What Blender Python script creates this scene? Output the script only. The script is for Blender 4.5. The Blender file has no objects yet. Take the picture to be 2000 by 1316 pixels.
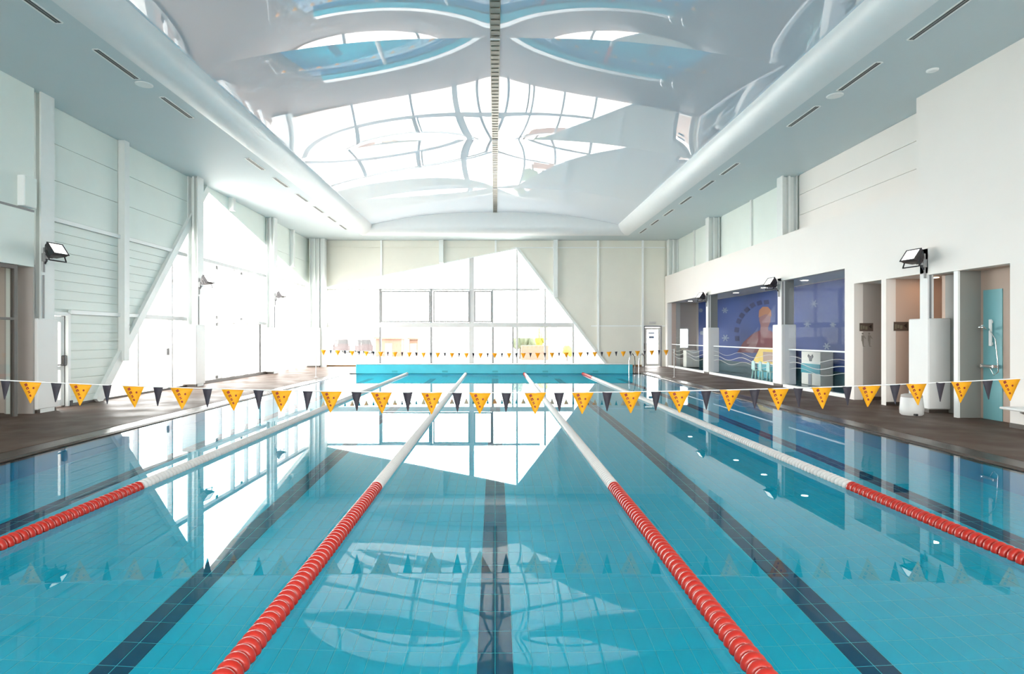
import bpy, bmesh, math, random
from mathutils import Vector, Matrix
random.seed(7)
sc = bpy.context.scene
COL = sc.collection
PI = math.pi

# ------------------------------------------------------------------ camera, sky, exposure
F = 1125.0            # focal length in pixels of the 2000 px wide frame
VPX, VPY, CH = 967.0, 657.0, 1.6
cd = bpy.data.cameras.new('camera')
cam = bpy.data.objects.new('camera', cd); COL.objects.link(cam)
cd.sensor_width = 36.0; cd.lens = 36.0 * F / 2000.0
cd.shift_x = (1000.0 - VPX) / 2000.0
cd.shift_y = (VPY - 658.0) / 2000.0
cd.clip_end = 500
cam.location = (0, 0, CH); cam.rotation_euler = (PI / 2, 0, 0)
sc.camera = cam
w = bpy.data.worlds.new('sky'); sc.world = w; w.use_nodes = True
bg = w.node_tree.nodes['Background']
bg.inputs['Color'].default_value = (1.0, 0.985, 0.96, 1); bg.inputs['Strength'].default_value = 15.0
sc.view_settings.view_transform = 'Standard'; sc.view_settings.look = 'None'
sc.view_settings.exposure = 0.0; sc.view_settings.gamma = 1.0; sc.view_settings.use_curve_mapping = False
sc.cycles.use_denoising = True
sc.cycles.use_adaptive_sampling = True; sc.cycles.adaptive_threshold = 0.025
sc.cycles.max_bounces = 14; sc.cycles.diffuse_bounces = 7; sc.cycles.glossy_bounces = 6
sc.cycles.transmission_bounces = 8; sc.cycles.transparent_max_bounces = 10
sc.cycles.sample_clamp_indirect = 20.0


def portal(name, loc, rot, sx, sy):                    # sky light is sampled through the window openings
    l = bpy.data.lights.new(name, 'AREA'); l.shape = 'RECTANGLE'; l.size = sx; l.size_y = sy
    l.cycles.is_portal = True
    o = bpy.data.objects.new(name, l); COL.objects.link(o); o.location = loc; o.rotation_euler = rot


portal('window_portal', (-9.98, 21.0, 3.3), (0, -PI / 2, 0), 6.7, 18.6)
portal('window_portal', (0.0, -5.5, 3.4), (PI / 2, 0, 0), 15.2, 5.0)
portal('window_portal', (0.8, 30.5, 3.3), (-PI / 2, 0, 0), 19.6, 6.7)

# ------------------------------------------------------------------ materials


def mat(name, col, rough=0.5, metal=0.0, spec=0.5, var=0.0, vscale=6.0, bump=0.0, bscale=40.0, coat=0.0):
    m = bpy.data.materials.new(name); m.use_nodes = True
    nt = m.node_tree; b = nt.nodes['Principled BSDF']
    b.inputs['Base Color'].default_value = (*col, 1); b.inputs['Roughness'].default_value = rough
    b.inputs['Metallic'].default_value = metal; b.inputs['Specular IOR Level'].default_value = spec
    b.inputs['Coat Weight'].default_value = coat
    tc = None
    if var or bump:
        tc = nt.nodes.new('ShaderNodeTexCoord')
    if var:
        n = nt.nodes.new('ShaderNodeTexNoise'); n.inputs['Scale'].default_value = vscale; n.inputs['Detail'].default_value = 5
        r = nt.nodes.new('ShaderNodeMapRange'); r.inputs['From Min'].default_value = .3; r.inputs['From Max'].default_value = .7
        r.inputs['To Min'].default_value = 1 - var; r.inputs['To Max'].default_value = 1 + var
        mx = nt.nodes.new('ShaderNodeVectorMath'); mx.operation = 'SCALE'
        mx.inputs[0].default_value = col
        nt.links.new(tc.outputs['Object'], n.inputs['Vector']); nt.links.new(n.outputs['Fac'], r.inputs['Value'])
        nt.links.new(r.outputs['Result'], mx.inputs['Scale']); nt.links.new(mx.outputs['Vector'], b.inputs['Base Color'])
    if bump:
        n = nt.nodes.new('ShaderNodeTexNoise'); n.inputs['Scale'].default_value = bscale
        bp = nt.nodes.new('ShaderNodeBump'); bp.inputs['Strength'].default_value = bump; bp.inputs['Distance'].default_value = .01
        nt.links.new(tc.outputs['Object'], n.inputs['Vector']); nt.links.new(n.outputs['Fac'], bp.inputs['Height'])
        nt.links.new(bp.outputs['Normal'], b.inputs['Normal'])
    return m


def emis(name, col, strength):
    m = bpy.data.materials.new(name); m.use_nodes = True
    b = m.node_tree.nodes['Principled BSDF']
    b.inputs['Base Color'].default_value = (*col, 1)
    b.inputs['Emission Color'].default_value = (*col, 1); b.inputs['Emission Strength'].default_value = strength
    return m


def thin_glass(name, tint=(1, 1, 1), refl=1.0):
    m = bpy.data.materials.new(name); m.use_nodes = True
    nt = m.node_tree; nt.nodes.remove(nt.nodes['Principled BSDF']); out = nt.nodes['Material Output']
    t = nt.nodes.new('ShaderNodeBsdfTransparent'); t.inputs['Color'].default_value = (*tint, 1)
    g = nt.nodes.new('ShaderNodeBsdfGlossy'); g.inputs['Roughness'].default_value = 0.0
    f = nt.nodes.new('ShaderNodeFresnel'); f.inputs['IOR'].default_value = 1.45
    ge = nt.nodes.new('ShaderNodeNewGeometry'); io = nt.nodes.new('ShaderNodeMapRange')      # the same reflection from both faces of a pane
    io.inputs['To Min'].default_value = 1.45; io.inputs['To Max'].default_value = 1 / 1.45
    nt.links.new(ge.outputs['Backfacing'], io.inputs['Value']); nt.links.new(io.outputs['Result'], f.inputs['IOR'])
    k = nt.nodes.new('ShaderNodeMath'); k.operation = 'MULTIPLY'; k.inputs[1].default_value = refl
    x = nt.nodes.new('ShaderNodeMixShader')
    nt.links.new(f.outputs[0], k.inputs[0]); nt.links.new(k.outputs[0], x.inputs[0])
    nt.links.new(t.outputs[0], x.inputs[1]); nt.links.new(g.outputs[0], x.inputs[2]); nt.links.new(x.outputs[0], out.inputs[0])
    return m


M = {}
M['white'] = mat('white_paint', (.80, .795, .78), .55, var=.015, vscale=1.5)
M['wall_r'] = mat('white_plaster', (.83, .785, .745), .6, var=.012, vscale=.8, bump=.05, bscale=60)
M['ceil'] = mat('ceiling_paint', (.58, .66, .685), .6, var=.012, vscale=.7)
M['roll'] = mat('satin_white_bulkhead', (.74, .77, .78), .32, var=.01)
M['panel'] = mat('pale_grey_green_cladding', (.74, .80, .755), .5, var=.02, vscale=1.2)
M['panelf'] = mat('warm_pale_cladding', (.75, .735, .655), .5, var=.02, vscale=1.2)
M['steel'] = mat('pale_painted_steel', (.74, .77, .755), .45, var=.015)
M['rail'] = mat('white_rail', (.84, .86, .85), .45)
M['mullion'] = mat('white_aluminium', (.60, .60, .60), .4)
M['sash'] = mat('grey_aluminium', (.26, .26, .265), .4)
M['frame_dark'] = mat('dark_jamb', (.10, .09, .08), .5)
M['black'] = mat('black_metal', (.02, .02, .022), .4)
M['lampbody'] = mat('dark_grey_lamp_metal', (.045, .04, .045), .35, metal=.3)
M['chrome'] = mat('chrome', (.8, .8, .8), .12, metal=1)
M['skirt'] = mat('dark_brown_skirting', (.07, .055, .045), .45)
M['deck_mat'] = None
M['tilep'] = mat('turquoise_pool_tile', (.02, .76, .99), .25, var=.015, vscale=3)
M['tiled'] = mat('navy_pool_tile', (.002, .085, .20), .25, var=.1, vscale=3)
M['grout'] = mat('pale_grout', (.25, .86, 1.0), .7)
M['poolside'] = mat('turquoise_wall_tile', (.02, .64, .95), .3)
M['red'] = mat('red_float_plastic', (.42, .018, .009), .3, coat=.1)
M['whitep'] = mat('white_float_plastic', (.60, .58, .56), .4)
M['yellow'] = mat('yellow_pennant', (.86, .44, .012), .55, var=.04, vscale=8)
M['darkp'] = mat('charcoal_pennant', (.030, .027, .038), .6)
def fabric(name, col, tr):
    m = bpy.data.materials.new(name); m.use_nodes = True; nt = m.node_tree; b = nt.nodes['Principled BSDF']
    b.inputs['Base Color'].default_value = (*col, 1); b.inputs['Roughness'].default_value = .6
    t = nt.nodes.new('ShaderNodeBsdfTranslucent'); t.inputs['Color'].default_value = (*col, 1)
    x = nt.nodes.new('ShaderNodeMixShader'); x.inputs[0].default_value = tr
    nt.links.new(b.outputs[0], x.inputs[1]); nt.links.new(t.outputs[0], x.inputs[2]); nt.links.new(x.outputs[0], nt.nodes['Material Output'].inputs[0])
    return m


M['yellow'] = fabric('yellow_pennant_fabric', (.90, .47, .012), .4)
M['darkp'] = fabric('charcoal_pennant_fabric', (.040, .035, .05), .25)
M['print'] = mat('dark_red_print', (.22, .018, .008), .6)
M['cord'] = mat('white_cord', (.75, .74, .72), .6)
M['glass'] = thin_glass('clear_glass', (.98, .99, .985), 1.0)
M['glassr'] = thin_glass('gallery_glass', (.97, .98, .99), .035)
M['mural'] = mat('blue_mural_print', (.030, .062, .215), .6, var=.18, vscale=.5)
M['blk_blue'] = mat('navy_print', (.012, .022, .10), .6)
M['pale_print'] = mat('pale_blue_print', (.16, .20, .29), .6)
M['skin'] = mat('pink_print', (.24, .115, .12), .6)
M['cap'] = mat('orange_print', (.36, .15, .075), .6)
M['redp'] = mat('maroon_print', (.16, .035, .045), .6)
M['beige'] = mat('beige_paint', (.52, .45, .40), .6)
M['taupe'] = mat('taupe_paint', (.42, .385, .36), .6)
M['pinkb'] = mat('pink_beige_paint', (.58, .44, .36), .6)
M['grey'] = mat('grey_wall_tile', (.25, .255, .24), .45)
M['teal'] = mat('pale_teal_panel', (.22, .50, .54), .3)
M['plate'] = mat('brown_sign_plate', (.10, .075, .06), .4)
M['plate_mark'] = mat('olive_sign_mark', (.19, .17, .12), .5)
M['arrow'] = mat('black_brown_arrow', (.02, .012, .01), .5)
M['pict'] = mat('grey_pictogram', (.26, .24, .21), .5)
M['yel'] = mat('yellow_counter_laminate', (.80, .52, .06), .4)
M['mint'] = mat('mint_plastic', (.50, .76, .68), .35)
M['tealp'] = mat('teal_laminate', (.03, .33, .38), .4)
M['cream'] = mat('cream_laminate', (.82, .77, .66), .45)
M['brownp'] = mat('brown_panel', (.42, .27, .20), .5)
M['bin'] = mat('grey_white_bin_plastic', (.72, .72, .71), .4)
M['slot'] = mat('dark_slot', (.05, .055, .055), .5)
M['grille'] = mat('grey_grille_metal', (.20, .195, .165), .3, metal=.4)
M['lampglass'] = emis('lit_lamp_glass', (1, .98, .95), 2.5)
M['downlight'] = emis('downlight_glow', (1, .93, .82), 16.0)
M['warm'] = emis('warm_lamp_glow', (1, .66, .42), 30.0)
M['leaf'] = mat('grey_green_foliage', (.06, .075, .04), .7, var=.3, vscale=4)
M['leafy'] = mat('yellow_green_foliage', (.20, .19, .02), .7, var=.25, vscale=4)
M['bark'] = mat('bark', (.06, .04, .03), .8)
M['hut'] = mat('brown_cladding', (.14, .075, .05), .6)
M['carp'] = mat('dark_car_paint', (.035, .02, .022), .3)
M['ground'] = mat('pale_concrete', (.55, .53, .5), .8, var=.05, vscale=.3)
M['gfloor'] = mat('blue_green_vinyl', (.05, .12, .13), .25)

# membrane: white lacquered stretch ceiling
m = bpy.data.materials.new('lacquered_membrane'); m.use_nodes = True; nt = m.node_tree
nt.nodes.remove(nt.nodes['Principled BSDF'])
d_ = nt.nodes.new('ShaderNodeBsdfDiffuse'); d_.inputs['Color'].default_value = (.74, .80, .875, 1)
g_ = nt.nodes.new('ShaderNodeBsdfGlossy'); g_.inputs['Roughness'].default_value = .01; g_.inputs['Color'].default_value = (.97, .98, 1, 1)
x_ = nt.nodes.new('ShaderNodeMixShader')
lw = nt.nodes.new('ShaderNodeFresnel'); ge = nt.nodes.new('ShaderNodeNewGeometry'); io = nt.nodes.new('ShaderNodeMapRange')
io.inputs['To Min'].default_value = 3.5; io.inputs['To Max'].default_value = 1 / 3.5
nt.links.new(ge.outputs['Backfacing'], io.inputs['Value']); nt.links.new(io.outputs['Result'], lw.inputs['IOR'])
nt.links.new(lw.outputs[0], x_.inputs[0]); nt.links.new(d_.outputs[0], x_.inputs[1]); nt.links.new(g_.outputs[0], x_.inputs[2])
nt.links.new(x_.outputs[0], nt.nodes['Material Output'].inputs[0]); M['membrane'] = m

# water: real refraction with a light turquoise tint
m = bpy.data.materials.new('pool_water'); m.use_nodes = True; nt = m.node_tree
nt.nodes.remove(nt.nodes['Principled BSDF'])
g_ = nt.nodes.new('ShaderNodeBsdfGlossy'); g_.inputs['Roughness'].default_value = 0
r_ = nt.nodes.new('ShaderNodeBsdfRefraction'); r_.inputs['Roughness'].default_value = 0; r_.inputs['IOR'].default_value = 1.333
r_.inputs['Color'].default_value = (.45, .99, 1.0, 1)
f_ = nt.nodes.new('ShaderNodeFresnel'); f_.inputs['IOR'].default_value = 1.333
x_ = nt.nodes.new('ShaderNodeMixShader')
tc = nt.nodes.new('ShaderNodeTexCoord'); no = nt.nodes.new('ShaderNodeTexNoise'); no.inputs['Scale'].default_value = .9; no.inputs['Detail'].default_value = 1
bp = nt.nodes.new('ShaderNodeBump'); bp.inputs['Strength'].default_value = .022; bp.inputs['Distance'].default_value = .02
nt.links.new(tc.outputs['Object'], no.inputs['Vector']); nt.links.new(no.outputs['Fac'], bp.inputs['Height'])
for q in (g_, r_, f_): nt.links.new(bp.outputs['Normal'], q.inputs['Normal'])
nt.links.new(f_.outputs[0], x_.inputs[0]); nt.links.new(r_.outputs[0], x_.inputs[1]); nt.links.new(g_.outputs[0], x_.inputs[2])
nt.links.new(x_.outputs[0], nt.nodes['Material Output'].inputs[0]); M['water'] = m

# deck: brown grey non-slip tile, a little damp
def deck_material(name, c1, c2, r0, r1):
    m = bpy.data.materials.new(name); m.use_nodes = True; nt = m.node_tree; b = nt.nodes['Principled BSDF']
    tc = nt.nodes.new('ShaderNodeTexCoord')
    br = nt.nodes.new('ShaderNodeTexBrick'); br.offset = 0.5
    br.inputs['Color1'].default_value = (*c1, 1); br.inputs['Color2'].default_value = (*c2, 1)
    br.inputs['Mortar'].default_value = (c1[0] * .75, c1[1] * .75, c1[2] * .75, 1)
    br.inputs['Scale'].default_value = 1.0; br.inputs['Brick Width'].default_value = .6; br.inputs['Row Height'].default_value = .3
    br.inputs['Mortar Size'].default_value = .004
    no = nt.nodes.new('ShaderNodeTexNoise'); no.inputs['Scale'].default_value = 1.3; no.inputs['Detail'].default_value = 6
    mr = nt.nodes.new('ShaderNodeMapRange'); mr.inputs['From Min'].default_value = .35; mr.inputs['From Max'].default_value = .65
    mr.inputs['To Min'].default_value = r0; mr.inputs['To Max'].default_value = r1
    bp = nt.nodes.new('ShaderNodeBump'); bp.inputs['Strength'].default_value = .25; bp.inputs['Distance'].default_value = .004
    n2 = nt.nodes.new('ShaderNodeTexNoise'); n2.inputs['Scale'].default_value = 160
    nt.links.new(tc.outputs['Object'], br.inputs['Vector']); nt.links.new(tc.outputs['Object'], no.inputs['Vector'])
    nt.links.new(tc.outputs['Object'], n2.inputs['Vector'])
    b.inputs['Specular IOR Level'].default_value = .08
    nt.links.new(br.outputs['Color'], b.inputs['Base Color']); nt.links.new(no.outputs['Fac'], mr.inputs['Value'])
    nt.links.new(mr.outputs['Result'], b.inputs['Roughness']); nt.links.new(n2.outputs['Fac'], bp.inputs['Height'])
    nt.links.new(bp.outputs['Normal'], b.inputs['Normal'])
    return m


M['deck'] = deck_material('brown_deck_tile', (.125, .086, .068), (.110, .075, .060), .42, .62)
M['coping'] = deck_material('wet_coping_tile', (.07, .056, .05), (.064, .052, .046), .12, .25)

# ------------------------------------------------------------------ mesh helpers


class MB:
    def __init__(s): s.v = []; s.f = []; s.sm = []

    def add(s, vs, fs, smooth=False):
        o = len(s.v); s.v += [tuple(p) for p in vs]
        for f in fs: s.f.append(tuple(i + o for i in f)); s.sm.append(smooth)
        return s

    def box(s, x0, x1, y0, y1, z0, z1):
        vs = [(x, y, z) for x in (x0, x1) for y in (y0, y1) for z in (z0, z1)]
        return s.add(vs, [(0, 1, 3, 2), (4, 6, 7, 5), (0, 4, 5, 1), (2, 3, 7, 6), (0, 2, 6, 4), (1, 5, 7, 3)])

    def cbox(s, x0, x1, y0, y1, z0, z1, c=.01):          # box with chamfered edges
        bm = bmesh.new(); bmesh.ops.create_cube(bm, size=1)
        for v in bm.verts:
            v.co = Vector(((x0 + x1) / 2 + v.co.x * (x1 - x0), (y0 + y1) / 2 + v.co.y * (y1 - y0), (z0 + z1) / 2 + v.co.z * (z1 - z0)))
        bmesh.ops.bevel(bm, geom=bm.edges[:], offset=c, segments=1, affect='EDGES')
        bm.verts.index_update()
        s.add([v.co[:] for v in bm.verts], [[v.index for v in f.verts] for f in bm.faces]); bm.free()
        return s

    def prism(s, poly, plane, a, b):
        """poly: 2-D outline; plane 'x': points are (y,z), from x=a to x=b; 'y': points are (x,z); 'z': points are (x,y)"""
        def p3(p, t):
            return (t, p[0], p[1]) if plane == 'x' else (p[0], t, p[1]) if plane == 'y' else (p[0], p[1], t)
        n = len(poly)
        vs = [p3(p, a) for p in poly] + [p3(p, b) for p in poly]
        fs = [tuple(range(n))[::-1], tuple(range(n, 2 * n))] + [(i, (i + 1) % n, n + (i + 1) % n, n + i) for i in range(n)]
        return s.add(vs, fs)

    def bar(s, p, q, w, h, up=(0, 0, 1)):
        p = Vector(p); q = Vector(q); d = (q - p).normalized(); u = Vector(up)
        r = d.cross(u)
        if r.length < 1e-4: r = d.cross(Vector((0, 1, 0)))
        r.normalize(); u = r.cross(d)
        vs = [e + r * (i * w / 2) + u * (j * h / 2) for e in (p, q) for i, j in ((-1, -1), (1, -1), (1, 1), (-1, 1))]
        return s.add(vs, [(3, 2, 1, 0), (4, 5, 6, 7), (0, 1, 5, 4), (1, 2, 6, 5), (2, 3, 7, 6), (3, 0, 4, 7)])

    def tube(s, pts, r, n=8, caps=True):
        pts = [Vector(p) for p in pts]; rings = []
        prev = None
        for i, p in enumerate(pts):
            d = (pts[min(i + 1, len(pts) - 1)] - pts[max(i - 1, 0)]).normalized()
            if prev is None:
                a = d.cross(Vector((0, 0, 1)))
                if a.length < 1e-3: a = d.cross(Vector((1, 0, 0)))
            else:
                a = prev - d * prev.dot(d)
            a.normalize(); prev = a; b = d.cross(a)
            rr = r[i] if isinstance(r, (list, tuple)) else r
            rings.append([p + a * rr * math.cos(2 * PI * k / n) + b * rr * math.sin(2 * PI * k / n) for k in range(n)])
        vs = [v for R in rings for v in R]
        fs = [(i * n + k, i * n + (k + 1) % n, (i + 1) * n + (k + 1) % n, (i + 1) * n + k) for i in range(len(pts) - 1) for k in range(n)]
        s.add(vs, fs, True)
        if caps:
            m = len(pts) - 1
            s.add(rings[0], [tuple(range(n))[::-1]]); s.add(rings[m], [tuple(range(n))])
        return s

    def lathe(s, prof, axis='z', n=16, c=(0, 0, 0), smooth=True):
        vs = []
        for r, t in prof:
            for k in range(n):
                a = 2 * PI * k / n
                u, v = r * math.cos(a), r * math.sin(a)
                p = (u, v, t) if axis == 'z' else (t, u, v) if axis == 'x' else (v, t, u)
                vs.append((p[0] + c[0], p[1] + c[1], p[2] + c[2]))
        fs = [(i * n + k, i * n + (k + 1) % n, (i + 1) * n + (k + 1) % n, (i + 1) * n + k) for i in range(len(prof) - 1) for k in range(n)]
        s.add(vs, fs, smooth)
        s.add([vs[k] for k in range(n)], [tuple(range(n))[::-1]]); s.add([vs[(len(prof) - 1) * n + k] for k in range(n)], [tuple(range(n))])
        return s

    def blob(s, c, r, seed=0, sub=2, jit=.2):
        rnd = random.Random(seed); bm = bmesh.new(); bmesh.ops.create_icosphere(bm, subdivisions=sub, radius=1)
        bm.verts.index_update(); vs = []
        for v in bm.verts:
            k = 1 + rnd.uniform(-jit, jit); vs.append((c[0] + v.co.x * r[0] * k, c[1] + v.co.y * r[1] * k, c[2] + v.co.z * r[2] * k))
        s.add(vs, [[v.index for v in f.verts] for f in bm.faces], True); bm.free()
        return s

    def xf(s, mtx):
        s.v = [tuple(mtx @ Vector(p)) for p in s.v]; return s

    def mesh(s, name, m):
        me = bpy.data.meshes.new(name); me.from_pydata(s.v, [], s.f)
        me.polygons.foreach_set('use_smooth', s.sm)
        me.materials.append(m); me.update()
        bm = bmesh.new(); bm.from_mesh(me)
        if len(bm.faces) < 60000: bmesh.ops.recalc_face_normals(bm, faces=bm.faces[:])
        bm.to_mesh(me); bm.free()
        return me

    def build(s, name, m, parent=None, loc=(0, 0, 0)):
        o = bpy.data.objects.new(name, s.mesh(name, m)); COL.objects.link(o); o.location = loc
        if parent is not None: o.parent = parent
        return o


def tag(o, label=None, cat=None, group=None, kind=None):
    if label: o['label'] = label
    if cat: o['category'] = cat
    if group: o['group'] = group
    if kind: o['kind'] = kind
    return o


def empty(name, loc=(0, 0, 0), rot=(0, 0, 0), **k):
    o = bpy.data.objects.new(name, None); COL.objects.link(o); o.location = loc; o.rotation_euler = rot
    return tag(o, **k)


def link_copy(me, name, parent, loc, rot=(0, 0, 0)):
    o = bpy.data.objects.new(name, me); COL.objects.link(o); o.parent = parent; o.location = loc; o.rotation_euler = rot
    return o


def copy_tree(o, parent=None):
    c = o.copy(); COL.objects.link(c)
    if parent is not None: c.parent = parent
    for ch in list(o.children): copy_tree(ch, c)
    return c


def struct(name, mb, m, label=None):
    return tag(mb.build(name, m), label=label, kind='structure')


def clip(poly, n, c):
    """keep the side n.p >= c of a convex 2-D polygon"""
    out = []
    for i in range(len(poly)):
        p, q = poly[i], poly[(i + 1) % len(poly)]
        dp = n[0] * p[0] + n[1] * p[1] - c; dq = n[0] * q[0] + n[1] * q[1] - c
        if dp >= 0: out.append(p)
        if (dp >= 0) != (dq >= 0):
            t = dp / (dp - dq); out.append((p[0] + t * (q[0] - p[0]), p[1] + t * (q[1] - p[1])))
    return out


def line(p, q):
    """half-plane left of p->q"""
    n = (-(q[1] - p[1]), q[0] - p[0]); return n, n[0] * p[0] + n[1] * p[1]


def area(poly):
    return abs(sum(poly[i][0] * poly[(i + 1) % len(poly)][1] - poly[(i + 1) % len(poly)][0] * poly[i][1] for i in range(len(poly)))) / 2


ORD = ['nearest', 'second', 'third', 'fourth', 'fifth', 'sixth', 'seventh', 'eighth', 'ninth', 'tenth']
H = 6.6                       # flat ceiling height
PX, Y0, Y1 = 6.25, 0.3, 24.7  # pool half width, near and far end
XL, XLN, XR = -9.6, -9.3, 8.85
YF = 30.0
DZ = .04
YC = (11.7, 17.9, 24.1)       # column bays

# ------------------------------------------------------------------ pool basin, water, deck
DEP = 1.3
b = MB().box(-PX - .2, PX + .2, Y0 - .2, Y1 + .2, -DEP - .25, -DEP - .004)
pool = struct('floor_pool', b, M['grout'], 'turquoise tiled pool bottom with navy lane lines')
tw, tl, gap = .125, .25, .005
me_t = {}
for k, mm in (('p', M['tilep']), ('d', M['tiled'])):
    t = MB(); hx, hy, c = (tw - gap) / 2, (tl - gap) / 2, .003
    t.add([(-hx, -hy, 0), (hx, -hy, 0), (hx, hy, 0), (-hx, hy, 0), (-hx + c, -hy + c, .004), (hx - c, -hy + c, .004), (hx - c, hy - c, .004), (-hx + c, hy - c, .004)],
          [(4, 5, 6, 7), (0, 1, 5, 4), (1, 2, 6, 5), (2, 3, 7, 6), (3, 0, 4, 7)])
    me_t[k] = (t.mesh('tile', mm), t)
cells = []
for j in range(int((Y1 - Y0) / tl)):
    for i in range(int(2 * PX / tw)):
        x = -PX + (i + .5) * tw; y = Y0 + (j + .5) * tl
        dark = any(abs(x - c) < .126 for c in (-5, -2.5, 0, 2.5, 5)) and y < 23.2
        inview = y > 3.6 and abs(x) < (y - 1.1) * 1.18 + .2
        cells.append((0 if inview else 1, y + .08 * abs(x), x, y, 'd' if dark else 'p'))
cells.sort()
stuff = {'p': MB(), 'd': MB()}
for n, (iv, _k, x, y, kd) in enumerate(cells):
    if n < 300:
        link_copy(me_t[kd][0], 'tile', pool, (x, y, -DEP - .004))
    else:
        t = me_t[kd][1]; stuff[kd].add([(p[0] + x, p[1] + y, p[2] - DEP - .004) for p in t.v], t.f)
for kd, mm in (('p', M['tilep']), ('d', M['tiled'])):
    tag(stuff[kd].build('tile', mm, pool), kind='stuff')
b = MB().box(-PX - .2, -PX, Y0 - .2, Y1 + .2, -DEP, .0).box(PX, PX + .2, Y0 - .2, Y1 + .2, -DEP, .0)
b.box(-PX, PX, Y0 - .2, Y0, -DEP, 0).box(-PX, PX, Y1, Y1 + .2, -DEP, 0)
struct('wall_pool', b, M['poolside'], 'turquoise tiled pool side walls')
wb = MB().add([(-PX, Y0, 0), (PX, Y0, 0), (PX, Y1, 0), (-PX, Y1, 0)], [(0, 1, 2, 3)])
struct('water', wb, M['water'], 'still clear turquoise pool water mirroring the hall')

cw = .38
b = MB().box(-12.2, -PX - cw, -5, YF + .3, -.3, DZ).box(PX + cw, 12.2, -5, YF + 4.5, -.3, DZ)
b.box(-PX - cw, PX + cw, -5, Y0 - cw, -.3, DZ).box(-PX - cw, PX + cw, Y1 + cw, YF + .3, -.3, DZ)
struct('floor', b, M['deck'], 'brown grey tiled pool deck')


def ring(x0, x1, y0, y1):
    return x0, x1, y0, y1


b = MB().prism([(-PX - cw, -.2), (-PX, -.2), (-PX, .012), (-PX - .05, .03), (-PX - cw, DZ - .004)], 'y', Y0 - cw, Y1 + cw)
b.prism([(PX + cw, -.2), (PX, -.2), (PX, .012), (PX + .05, .03), (PX + cw, DZ - .004)], 'y', Y0 - cw, Y1 + cw)
b.box(-PX, PX, Y0 - cw, Y0, -.2, .03).box(-PX, PX, Y1, Y1 + cw, -.2, .03)
struct('trim_1', b, M['coping'], 'damp dark coping strip round the pool edge')

# raised blue end wall of the pool
b = MB().cbox(-5.97, 5.9, Y1 - .02, Y1 + .36, .0, .40, .02)
ew = struct('wall_pool_end', b, mat('turquoise_end_wall', (.055, .45, .54), .35, var=.06, vscale=2), 'raised turquoise end wall across the far end of the pool')
for i in range(5):
    x = -4.3 + 2.15 * i
    MB().box(x - .12, x + .12, Y1 - .028, Y1 - .02, .06, .14).build('lane_mark', M['tealp'], ew)
MB().box(-5.97, 5.9, Y1 - .03, Y1 + .37, .40, .425).build('cap_strip', M['whitep'], ew)

# ------------------------------------------------------------------ shell: roof, ceiling, membrane
b = MB().box(-10.2, 10.0, -5.3, YF + .4, 8.0, 8.2).box(-10.2, -7.5, -5.4, -5.1, -.3, 8.2).box(7.5, 12.4, -5.4, -5.1, -.3, 8.2).box(-7.5, 7.5, -5.4, -5.1, -.3, 1.4).box(-7.5, 7.5, -5.4, -5.1, 5.3, 8.2)
b.box(-9.85, 9.65, YF + .0, YF + .3, H, 8.2).box(-10.0, -9.85, -5.3, YF + .3, H, 8.2).box(9.65, 9.9, -5.3, YF + .3, 4.0, 8.2)
struct('roof', b, M['white'], 'roof slab and rear wall closing the hall')
YE = 28.1
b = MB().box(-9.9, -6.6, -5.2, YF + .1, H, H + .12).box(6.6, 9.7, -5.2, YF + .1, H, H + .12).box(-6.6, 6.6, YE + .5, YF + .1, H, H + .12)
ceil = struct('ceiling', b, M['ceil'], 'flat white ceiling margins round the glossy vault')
# bullnose bulkheads
for s in (-1, 1):
    prof = [(s * (6.6 - .6 * math.cos(a)), 7.12 - .52 * math.sin(a)) for a in [PI / 2 * i / 14 for i in range(15)]]
    prof = [(s * 6.0, 7.6)] + prof
    b = MB(); n = len(prof)
    vs = [(p[0], y, p[1]) for y in (-5.2, YE + .3) for p in prof]
    b.add(vs, [(i, i + 1, n + i + 1, n + i) for i in range(n - 1)], True)
    struct('trim_%d' % (2 if s < 0 else 3), b, M['roll'], 'rounded white bulkhead along the %s side of the vault' % ('window' if s < 0 else 'gallery'))
prof = [(YE, 8.0), (YE, 7.0)] + [(YE + .5 - .5 * math.cos(a), 7.0 - .4 * math.sin(a)) for a in [PI / 2 * i / 10 for i in range(1, 11)]]
b = MB(); n = len(prof); vs = [(x, p[0], p[1]) for x in (-6.7, 6.7) for p in prof]
b.add(vs, [(i, i + 1, n + i + 1, n + i) for i in range(n - 1)], True)
struct('trim_4', b, M['roll'], 'white crescent end wall closing the vault at the far end')
ZC, DROP, XE = 7.66, .6, 6.02
SEAMS = [-5.1, -.3, 5.7, 11.7, 17.72, 23.55, YE]
for ya, yb in zip(SEAMS[:-1], SEAMS[1:]):
    for s in (-1, 1):
        NX, NY = 40, 40; L = yb - ya; k = PI / 6.0
        vs = []
        for j in range(NY + 1):
            v = (j / NY - .5) * L
            for i in range(NX + 1):
                t = i / NX; x = .10 + (XE - .10) * t
                z = ZC - DROP * t + 1.25 * DROP * .25 * math.sin(PI * t) * math.cosh(k * v) / math.cosh(k * L / 2)
                vs.append((s * x, ya + L * j / NY, z))
        fs = [(j * (NX + 1) + i, j * (NX + 1) + i + 1, (j + 1) * (NX + 1) + i + 1, (j + 1) * (NX + 1) + i) for j in range(NY) for i in range(NX)]
        MB().add(vs, fs, True).build('membrane_panel', M['membrane'], ceil)
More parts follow.
